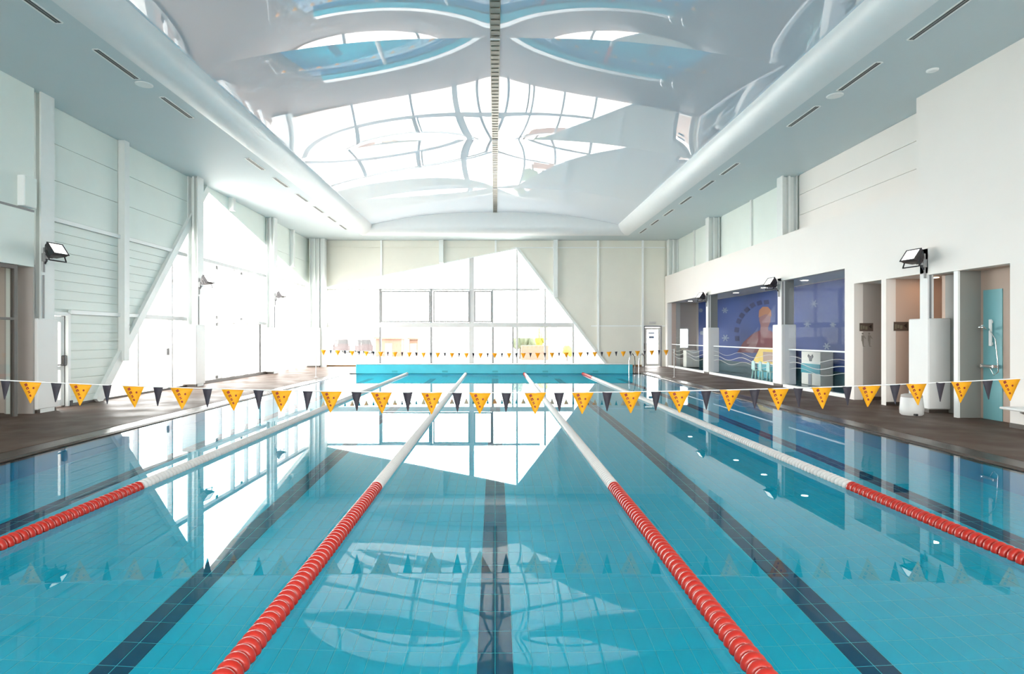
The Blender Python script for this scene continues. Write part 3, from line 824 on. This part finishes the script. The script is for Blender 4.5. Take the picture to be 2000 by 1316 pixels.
def pennant(wd, ht, seed):
    rnd = random.Random(seed); N = 4; vs = []; cv = rnd.uniform(-.02, .02); tw_ = rnd.uniform(-.015, .015)
    for s in (-.001, .001):
        for j in range(N + 1):
            t = j / N; hw = wd / 2 * (1 - t) + .004 * t
            for e in (-1, 0, 1):
                vs.append((e * hw, s + cv * t * t + tw_ * e * t * (1 - t), -ht * t))
    fs = []
    for s in (0, 1):
        o = s * 3 * (N + 1)
        for j in range(N):
            for k in (0, 1):
                q = (o + j * 3 + k, o + j * 3 + k + 1, o + (j + 1) * 3 + k + 1, o + (j + 1) * 3 + k); fs.append(q if s else q[::-1])
    o = 3 * (N + 1)
    for j in range(N):
        fs += [(j * 3, o + j * 3, o + (j + 1) * 3, (j + 1) * 3), (j * 3 + 2, (j + 1) * 3 + 2, o + (j + 1) * 3 + 2, o + j * 3 + 2)]
    fs += [(0, 1, o + 1, o), (1, 2, o + 2, o + 1)]
    return MB().add(vs, fs, True), cv, tw_


def glyphs(wd, ht, cv):
    b = MB(); rnd = random.Random(3)
    pat = (((0, 0, 1, 1),), ((0, 0, .35, 1), (.35, .6, 1, 1), (.35, 0, 1, .35)), ((0, 0, .3, 1), (.7, 0, 1, 1), (.3, .4, .7, .7)), ((0, .1, 1, .9),))
    for i in range(4):
        t = .14 + .17 * i; cx = -wd * .20 + wd * .066 * i; cz = -ht * t; s = wd * (.105 - .008 * i)
        for x0, z0, x1, z1 in pat[i]:
            a = math.radians(-62); P = []
            for u, v in ((x0, z0), (x1, z0), (x1, z1), (x0, z1)):
                u, v = (u - .5) * s * 1.15, (v - .5) * s * 1.15
                P.append((cx + u * math.cos(a) - v * math.sin(a), cz + u * math.sin(a) + v * math.cos(a)))
            yy = cv * t * t - .003
            b.prism(P, 'y', yy - .0015, yy)
    cx, cz, t = wd * .13, -ht * .30, .3
    b.prism([(cx + wd * .045 * math.cos(a), cz + wd * .05 * math.sin(a)) for a in [2 * PI * i / 8 for i in range(8)]], 'y', cv * t * t - .0045, cv * t * t - .003)
    return b


def pennant_line(y, zc, kz, yel, drk, wy, hy, wdk, hd, ends, label, fine):
    ln = empty('pennant_line', (0, y, 0), label=label, cat='pennant line', group='backstroke pennant lines over the pool')
    Z = lambda x: zc + kz * x * x
    MB().tube([(ends[0] + (ends[1] - ends[0]) * i / 60, 0, Z(ends[0] + (ends[1] - ends[0]) * i / 60)) for i in range(61)], .006 if fine else .005, 5).build('cord', M['cord'], ln)
    shapes = {}
    for k, (lst, wd, ht, mm) in enumerate(((yel, wy, hy, M['yellow']), (drk, wdk, hd, M['darkp']))):
        for i, x in enumerate(lst):
            if not ends[0] + .15 < x < ends[1] - .15: continue
            key = (k, i % 5)
            if key not in shapes:
                b, cv, tw_ = pennant(wd, ht, k * 10 + i % 5)
                shapes[key] = (b.mesh('pennant', mm), glyphs(wd, ht, cv).mesh('lettering', M['print']) if (k == 0 and fine) else None)
            pm, gm = shapes[key]
            rz = random.uniform(-.14, .14) if fine else random.uniform(-.3, .3)
            p = link_copy(pm, 'pennant', ln, (x, 0, Z(x)), (0, random.uniform(-.03, .03), rz))
            if gm: tag(link_copy(gm, 'lettering', p, (0, 0, 0)), kind='stuff')
    return ln


YN = 6.3
pxy = [60, 158, 261, 356, 455, 550, 647, 745, 843, 938, 1045, 1138, 1231, 1326, 1426, 1520, 1605, 1697, 1790, 1878, 1971]
pxd = [11, 110, 209, 309, 405, 505, 601, 696, 796, 893, 989, 1092, 1186, 1281, 1379, 1474, 1559, 1655, 1748, 1837, 1929]
tox = lambda p, y: (p - VPX) * y / F
ye = [tox(p, YN) for p in pxy]; de = [tox(p, YN) for p in pxd]
ye = [ye[0] - .55 * k for k in (3, 2, 1)] + ye + [ye[-1] + .53 * k for k in (1, 2, 3)]
de = [de[0] - .55 * k for k in (3, 2, 1)] + de + [de[-1] + .53 * k for k in (1, 2, 3)]
pennant_line(YN, .985, .0047, ye, de, .24, .235, .112, .21, (-6.95, 6.95), 'near line of yellow and charcoal pennants crossing the pool', True)
YFL = 22.0
fy = [-6.55 + .545 * i for i in range(25)]; fd = [-6.55 + .2725 + .545 * i for i in range(24)]
pennant_line(YFL, .965, .0029, fy, fd, .20, .21, .10, .18, (-6.82, 6.82), 'far line of yellow and charcoal pennants before the end wall', False)
for y, x, z, lab in ((YN, -6.97, 1.213, 'thin white post holding the near pennant line on the window side'), (YN, 6.97, 1.213, 'thin white post holding the near pennant line on the gallery side'),
                     (YFL, -6.84, 1.10, 'thin white post holding the far pennant line on the window side'), (YFL, 6.84, 1.10, 'thin white post holding the far pennant line on the gallery side')):
    fp = empty('pennant_post', (x, y, DZ), label=lab, cat='post', group='posts of the pennant lines')
    MB().lathe([(.016, 0), (.016, z - DZ + .03), (.008, z - DZ + .04)], n=8).build('pole', M['whitep'], fp)
    MB().lathe([(.06, 0), (.06, .008), (.02, .02)], n=12).build('base', M['whitep'], fp)

# ------------------------------------------------------------------ floodlights


def floodlight():
    r = empty('floodlight')
    MB().tube([(.03, -.02, -.42), (.03, -.02, .18)], .022, 8).build('pole', M['sash'], r)
    MB().cbox(.0, .09, -.07, .03, -.16, .04, .008).build('clamp', M['sash'], r)
    MB().bar((.05, -.02, -.10), (.34, -.02, -.14), .035, .02).bar((.05, -.02, -.22), (.10, -.02, -.12), .03, .03).build('arm', M['lampbody'], r)
    n = Vector((.80, -.10, .56)).normalized(); up = Vector((0, 0, 1)); rt = n.cross(up).normalized(); u = rt.cross(n)
    R = Matrix((rt, u, n)).transposed().to_4x4(); T = Matrix.Translation(Vector((.30, -.03, .08)))
    hb = MB()                      # tapered housing: wide at the front, ribbed towards the rear
    fr = [(-.21, -.16, .10), (.21, -.16, .10), (.21, .16, .10), (-.21, .16, .10)]
    md = [(-.20, -.15, .02), (.20, -.15, .02), (.20, .15, .02), (-.20, .15, .02)]
    bk_ = [(-.12, -.09, -.14), (.12, -.09, -.14), (.12, .09, -.14), (-.12, .09, -.14)]
    hb.add(fr + md + bk_, [(0, 1, 5, 4), (1, 2, 6, 5), (2, 3, 7, 6), (3, 0, 4, 7), (4, 5, 9, 8), (5, 6, 10, 9), (6, 7, 11, 10), (7, 4, 8, 11), (8, 9, 10, 11), (0, 3, 2, 1)])
    hb.cbox(-.07, .07, -.06, .06, -.20, -.13, .01)
    hb.xf(T @ R).build('housing', M['lampbody'], r)
    rim = MB().box(-.22, .22, .145, .17, .10, .125).box(-.22, .22, -.17, -.145, .10, .125).box(-.22, -.19, -.145, .145, .10, .125).box(.19, .22, -.145, .145, .10, .125)
    rim.xf(T @ R).build('rim', M['lampbody'], r)
    MB().box(-.19, .19, -.145, .145, .102, .112).xf(T @ R).build('lens', M['lampglass'], r)
    yk = MB().bar((-.235, 0, 0), (-.235, -.24, -.06), .03, .012, up=(1, 0, 0)).bar((.235, 0, 0), (.235, -.24, -.06), .03, .012, up=(1, 0, 0)).bar((-.24, -.24, -.06), (.24, -.24, -.06), .03, .012)
    yk.xf(T @ R).build('yoke', M['lampbody'], r)
    return r


f0 = floodlight()
spots = [(XLN + .031, YC[0] + .12, 3.27, 1), (XLN + .031, YC[1] + .12, 3.27, 1), (XLN + .031, YC[2] + .12, 3.27, 1),
         (XR, 11.85, 3.15, -1), (XR, 17.95, 3.19, -1), (XR, 24.05, 3.2, -1)]
labs = ['black floodlight on the nearest window-side column', 'black floodlight on the second window-side column', 'black floodlight on the third window-side column',
        'black floodlight on the nearest gallery-side post', 'black floodlight on the second gallery-side post', 'black floodlight on the third gallery-side post']
mirror = {}
for i, (x, y, z, s) in enumerate(spots):
    o = f0 if i == 0 else copy_tree(f0)
    if s < 0:
        for ch in o.children:
            if ch.data.name not in mirror:
                nm = ch.data.copy(); nm.transform(Matrix.Scale(-1, 4, (1, 0, 0))); nm.flip_normals(); mirror[ch.data.name] = nm
            ch.data = mirror[ch.data.name] if ch.data.name in mirror else ch.data
    o.scale = (.84, .84, .84); o.location = (x, y, z); tag(o, labs[i], 'floodlight', 'floodlights round the pool')
# loose conduit below the window-side lamps
for y in YC:
    c = [o for o in bpy.data.objects if o.name.startswith('column') and o.parent is None][YC.index(y)]
    MB().box(XLN + .03, XLN + .05, y + .10, y + .13, 1.97, 2.86).build('cable_duct', M['sash'], c)

# ------------------------------------------------------------------ ceiling fittings


def slot_vent(x, y, L, lab):
    v = empty('slot_vent', (x, y, H), label=lab, cat='vent', group='slot vents in the flat ceiling margins')
    MB().box(-.075, -.05, -L / 2, L / 2, -.012, -.001).box(.05, .075, -L / 2, L / 2, -.012, -.001).box(-.05, .05, -L / 2 - .02, -L / 2, -.012, -.001).box(-.05, .05, L / 2, L / 2 + .02, -.012, -.001).build('frame', M['rail'], v)
    MB().box(-.05, .05, -L / 2, L / 2, -.005, -.001).build('slot', M['slot'], v)
    MB().box(-.008, .008, -L / 2, L / 2, -.009, -.005).build('blade', M['sash'], v)


for i, y in enumerate((9.1, 11.1, 13.1, 17.2, 19.05, 21.15, 23.25, 25.25, 27.25)):
    slot_vent(7.0, y, 1.2, '%s slot vent from the camera in the ceiling margin on the gallery side' % ORD[i])
for i, y in enumerate((8.6, 10.6, 12.6, 16.7, 18.7, 20.75, 22.7, 24.55, 26.35)):
    slot_vent(-6.95, y, 1.15, '%s slot vent from the camera in the ceiling margin on the window side' % ORD[i])
for x, y, lab in ((-6.96, 11.42, 'round ceiling speaker on the window side beside the second slot vent'), (7.05, 11.95, 'round ceiling speaker on the gallery side beside the second slot vent')):
    sp = empty('ceiling_speaker', (x, y, H), label=lab, cat='speaker', group='round speakers in the ceiling margins')
    MB().lathe([(.16, -.001), (.16, -.012), (.14, -.018)], n=24).build('rim', M['rail'], sp)
    MB().lathe([(.138, -.014), (.138, -.017)], n=24).build('grille', M['sash'], sp)
sd = empty('smoke_detector', (8.2, 10.8, H), label='small flat detector on the ceiling above the gallery-side wall', cat='detector')
MB().lathe([(.10, -.001), (.10, -.02), (.07, -.035)], n=16).build('body', M['rail'], sd)
wb_ = empty('wall_cabinet', (XLN, 11.2, 4.15), label='small white cabinet high on the wall left of the nearest window-side column', cat='cabinet')
MB().cbox(.001, .14, 0, .32, 0, .6, .01).build('body', M['rail'], wb_)
MB().box(.14, .15, .02, .3, .02, .58).build('door', M['panel'], wb_)

# ------------------------------------------------------------------ right side objects
bn = empty('waste_bin', (8.28, 11.45, DZ), label='grey white waste bin standing by the boxed foot of the nearest gallery-side post', cat='bin')
MB().lathe([(.17, 0), (.20, .03), (.205, .12), (.185, .34), (.17, .37)], n=24).build('body', M['bin'], bn)
MB().lathe([(.178, .355), (.182, .37), (.175, .40), (.12, .42), (.02, .425)], n=24).build('lid', M['taupe'], bn)
MB().cbox(-.09, -.03, -.225, -.17, .01, .05, .006).build('pedal', M['black'], bn)
be = empty('shower_bench', (XR, 9.1, DZ), label='white fold-down bench on the wall beside the shower niche', cat='bench')
MB().cbox(-.50, -.001, -.45, .45, .36, .40, .012).build('seat', M['white'], be)
MB().prism([(-.36, .36), (-.36, .32), (-.001, .18), (-.001, .36)], 'y', .18, .22).prism([(-.36, .36), (-.36, .32), (-.001, .18), (-.001, .36)], 'y', -.22, -.18).build('bracket', M['taupe'], be)
sh = empty('shower', (9.305, 10.78, 1.0), label='chrome shower with slide rail and hose on the pale teal panel', cat='shower')
MB().cbox(-.05, -.02, -.03, .03, .42, .92, .008).box(-.03, -.001, -.02, .02, .85, .9).box(-.03, -.001, -.02, .02, .44, .49).build('slide_rail', M['rail'], sh)
MB().bar((-.05, 0, .72), (-.25, -.06, .80), .03, .03).lathe([(.02, 0), (.055, -.02), (.055, -.035)], n=12, c=(-.25, -.06, .80)).build('hand_shower', M['chrome'], sh)
MB().cbox(-.10, -.001, -.13, .13, .02, .07, .012).cbox(-.12, -.02, -.16, -.12, .01, .08, .01).cbox(-.12, -.02, .12, .16, .01, .08, .01).build('mixer', M['chrome'], sh)
MB().tube([(-.06, -.03, .70), (-.08, -.16, .55), (-.08, -.2, .2), (-.08, -.22, -.05), (-.07, -.12, -.12), (-.05, 0, .03)], .009, 6).build('hose', M['chrome'], sh)

# gallery furniture
yc = empty('counter', (10.0, 20.9, DZ + .012), label='yellow counter with sloping end under the swimmer mural', cat='counter')
MB().prism([(-1.0, .56), (-1.0, 1.13), (.9, 1.13), (1.5, .56)], 'x', .02, .30).build('front', M['yel'], yc)
MB().box(.0, .02, -.98, .6, .62, .98).build('inset_panel', M['brownp'], yc)
MB().box(-.02, .32, -1.02, 1.5, .52, .56).build('shelf', M['cream'], yc)
MB().box(.06, .28, -.95, 1.2, 0, .52).build('base', M['tealp'], yc)


def kid_chair(x, y, lab):
    c = empty('childs_chair', (x, y, DZ + .012), (0, 0, random.uniform(-.2, .2)), label=lab, cat='chair', group='mint plastic chairs in the gallery')
    MB().cbox(-.15, .15, -.15, .15, .30, .33, .01).build('seat', M['mint'], c)
    MB().prism([(-.15, .34), (.15, .34), (.13, .62), (.07, .66), (-.07, .66), (-.13, .62)], 'x', -.17, -.145).build('backrest', M['mint'], c)
    for a in (-.12, .12):
        for b_ in (-.12, .12):
            MB().bar((a, b_, .31), (a * 1.25, b_ * 1.25, 0), .035, .035, up=(0, 1, 0)).build('leg', M['mint'], c)


kid_chair(9.62, 21.1, 'mint plastic child\'s chair farthest from the camera before the yellow counter')
kid_chair(9.6, 20.5, 'mint plastic child\'s chair in the middle before the yellow counter')
kid_chair(9.6, 19.9, 'mint plastic child\'s chair closest to the camera before the yellow counter')
cb = empty('reception_cabinet', (10.05, 18.35, DZ + .012), label='cream and teal cabinet with a dark emblem behind the near gallery glass', cat='cabinet')
MB().cbox(.0, .40, -.55, .55, .0, 1.07, .01).build('body', M['cream'], cb)
MB().box(-.012, .0, -.55, .55, .38, .68).build('teal_band', M['tealp'], cb)
MB().box(-.012, .0, -.07, .12, .02, .36).build('gap_panel', M['sash'], cb)
MB().prism([(-.12, .98), (-.16, .90), (-.08, .84), (-.06, .76), (.05, .76), (.08, .85), (.16, .92), (.11, .98), (.04, .93), (-.04, .93)], 'x', -.012, .0).build('emblem', M['black'], cb)
cc = empty('cupboard', (9.62, 28.6, DZ + .012), label='cream cupboard below the small window at the end of the gallery', cat='cupboard')
MB().cbox(-.2, .45, -.2, .25, .04, .86, .01).build('body', M['cream'], cc)
MB().box(-.19, .12, -.215, -.2, .08, .83).build('door', M['cream'], cc); MB().box(.13, .44, -.215, -.2, .08, .83).build('door', M['cream'], cc)
MB().box(-.18, .43, -.18, .23, 0, .04).build('plinth', M['skirt'], cc)

# ladder at the far end
ld = empty('pool_ladder', (6.02, Y1 - .02, 0), label='chrome pool ladder with curved handrails at the far end of the pool', cat='ladder')
for k in (0, .42):
    pts = [(k - .30, -.06, -.75), (k - .30, -.06, .15), (k - .28, -.03, .55), (k - .20, .10, .78), (k - .06, .32, .86), (k + .10, .6, .74), (k + .15, .72, .5), (k + .15, .76, .05)]
    MB().tube(pts, .022, 8).build('handrail', M['chrome'], ld)
for z in (-.65, -.4, -.15):
    MB().box(-.30, .12, -.10, -.03, z, z + .03).build('step', M['chrome'], ld)

# ------------------------------------------------------------------ outdoors beyond the glass
struct('ground', MB().box(-90, 90, YF + .45, 140, -.4, -.12).box(-90, -10.25, -40, YF + .45, -.4, -.12).box(-10.25, 40, -40, -5.45, -.4, -.12), M['ground'], 'pale sunlit paving outside the windows')


def car(x, y, lab):
    c = empty('car', (x, y, -.12), label=lab, cat='car', group='cars parked outside')
    MB().prism([(-.88, .25), (-.9, .8), (-.8, .92), (-.62, 1.42), (.62, 1.42), (.8, .92), (.9, .8), (.88, .25)], 'y', -2.0, 2.0).build('body', M['carp'], c)
    MB().prism([(-.72, .95), (-.58, 1.36), (.58, 1.36), (.72, .95)], 'y', -2.02, -2.0).build('rear_window', M['black'], c)
    for a in (-.72, .72):
        for b_ in (-1.3, 1.3):
            MB().lathe([(.31, -.1), (.31, .1)], axis='x', n=14, c=(a, b_, .31)).build('wheel', M['black'], c)


car(-16.0, 62, 'dark car parked outside beyond the left end of the end window')
car(-13.2, 60, 'dark car parked outside left of the brown huts')


def hut(x0, x1, y, h, lab):
    c = empty('hut', ((x0 + x1) / 2, y, -.12), label=lab, cat='hut', group='brown huts outside'); w_ = (x1 - x0) / 2
    MB().box(-w_, w_, -.8, .8, 0, h).build('wall', M['hut'], c)
    MB().prism([(-w_ - .15, h), (w_ + .15, h), (w_ + .1, h + .1), (-w_ - .1, h + .16)], 'y', -1, 1).build('roof', M['hut'], c)
    MB().box(-.3, .3, -.83, -.8, 0, h * .75).build('door', M['brownp'], c)


hut(-10.2, -8.0, 50, 1.5, 'longer brown hut outside the end window')
hut(-7.72, -6.95, 52.5, 1.45, 'short brown hut outside the end window')


def tree(x, y, h, r, m, lab, seed):
    t = empty('tree', (x, y, -.12), label=lab, cat='tree')
    MB().tube([(0, 0, 0), (.05, 0, h * .35), (0, .05, h * .6)], [.09, .07, .04], 7).build('trunk', M['bark'], t)
    rnd = random.Random(seed); c = MB()
    for i in range(9):
        c.blob((rnd.uniform(-r, r) * .6, rnd.uniform(-r, r) * .5, h * rnd.uniform(.45, .88)), (r * .55, r * .5, h * .2), seed + i, 2, .22)
    c.build('crown', m, t)


tree(1.9, 44, 2.6, .55, M['leaf'], 'dark grey green tree outside right of the apex of the end window', 11)
tree(2.75, 46.5, 2.3, .5, M['leaf'], 'second grey green tree outside, beside the yellow green one', 31)
tree(3.6, 44.5, 2.4, .5, M['leafy'], 'yellow green tree outside the end window', 51)
bs = empty('shrub', (5.0, 40, -.12), label='low yellow green shrub outside near the foot of the slanted window edge', cat='shrub')
MB().blob((0, 0, .75), (.35, .3, .35), 5, 2, .2).blob((.25, .1, .6), (.25, .25, .3), 6, 2, .2).build('crown', M['leafy'], bs)
MB().tube([(0, 0, 0), (0, 0, .5)], .04, 6).build('stem', M['bark'], bs)
kb = tag(MB().cbox(1.9, 3.9, 42.0, 42.4, -.12, .95, .03).build('planter', M['hut']), 'long brown planter outside below the trees', 'planter')
pp = tag(MB().cbox(3.3, 3.68, 34.0, 34.35, -.12, 2.2, .02).build('post', M['mullion']), 'white outdoor post seen through the end window', 'post')
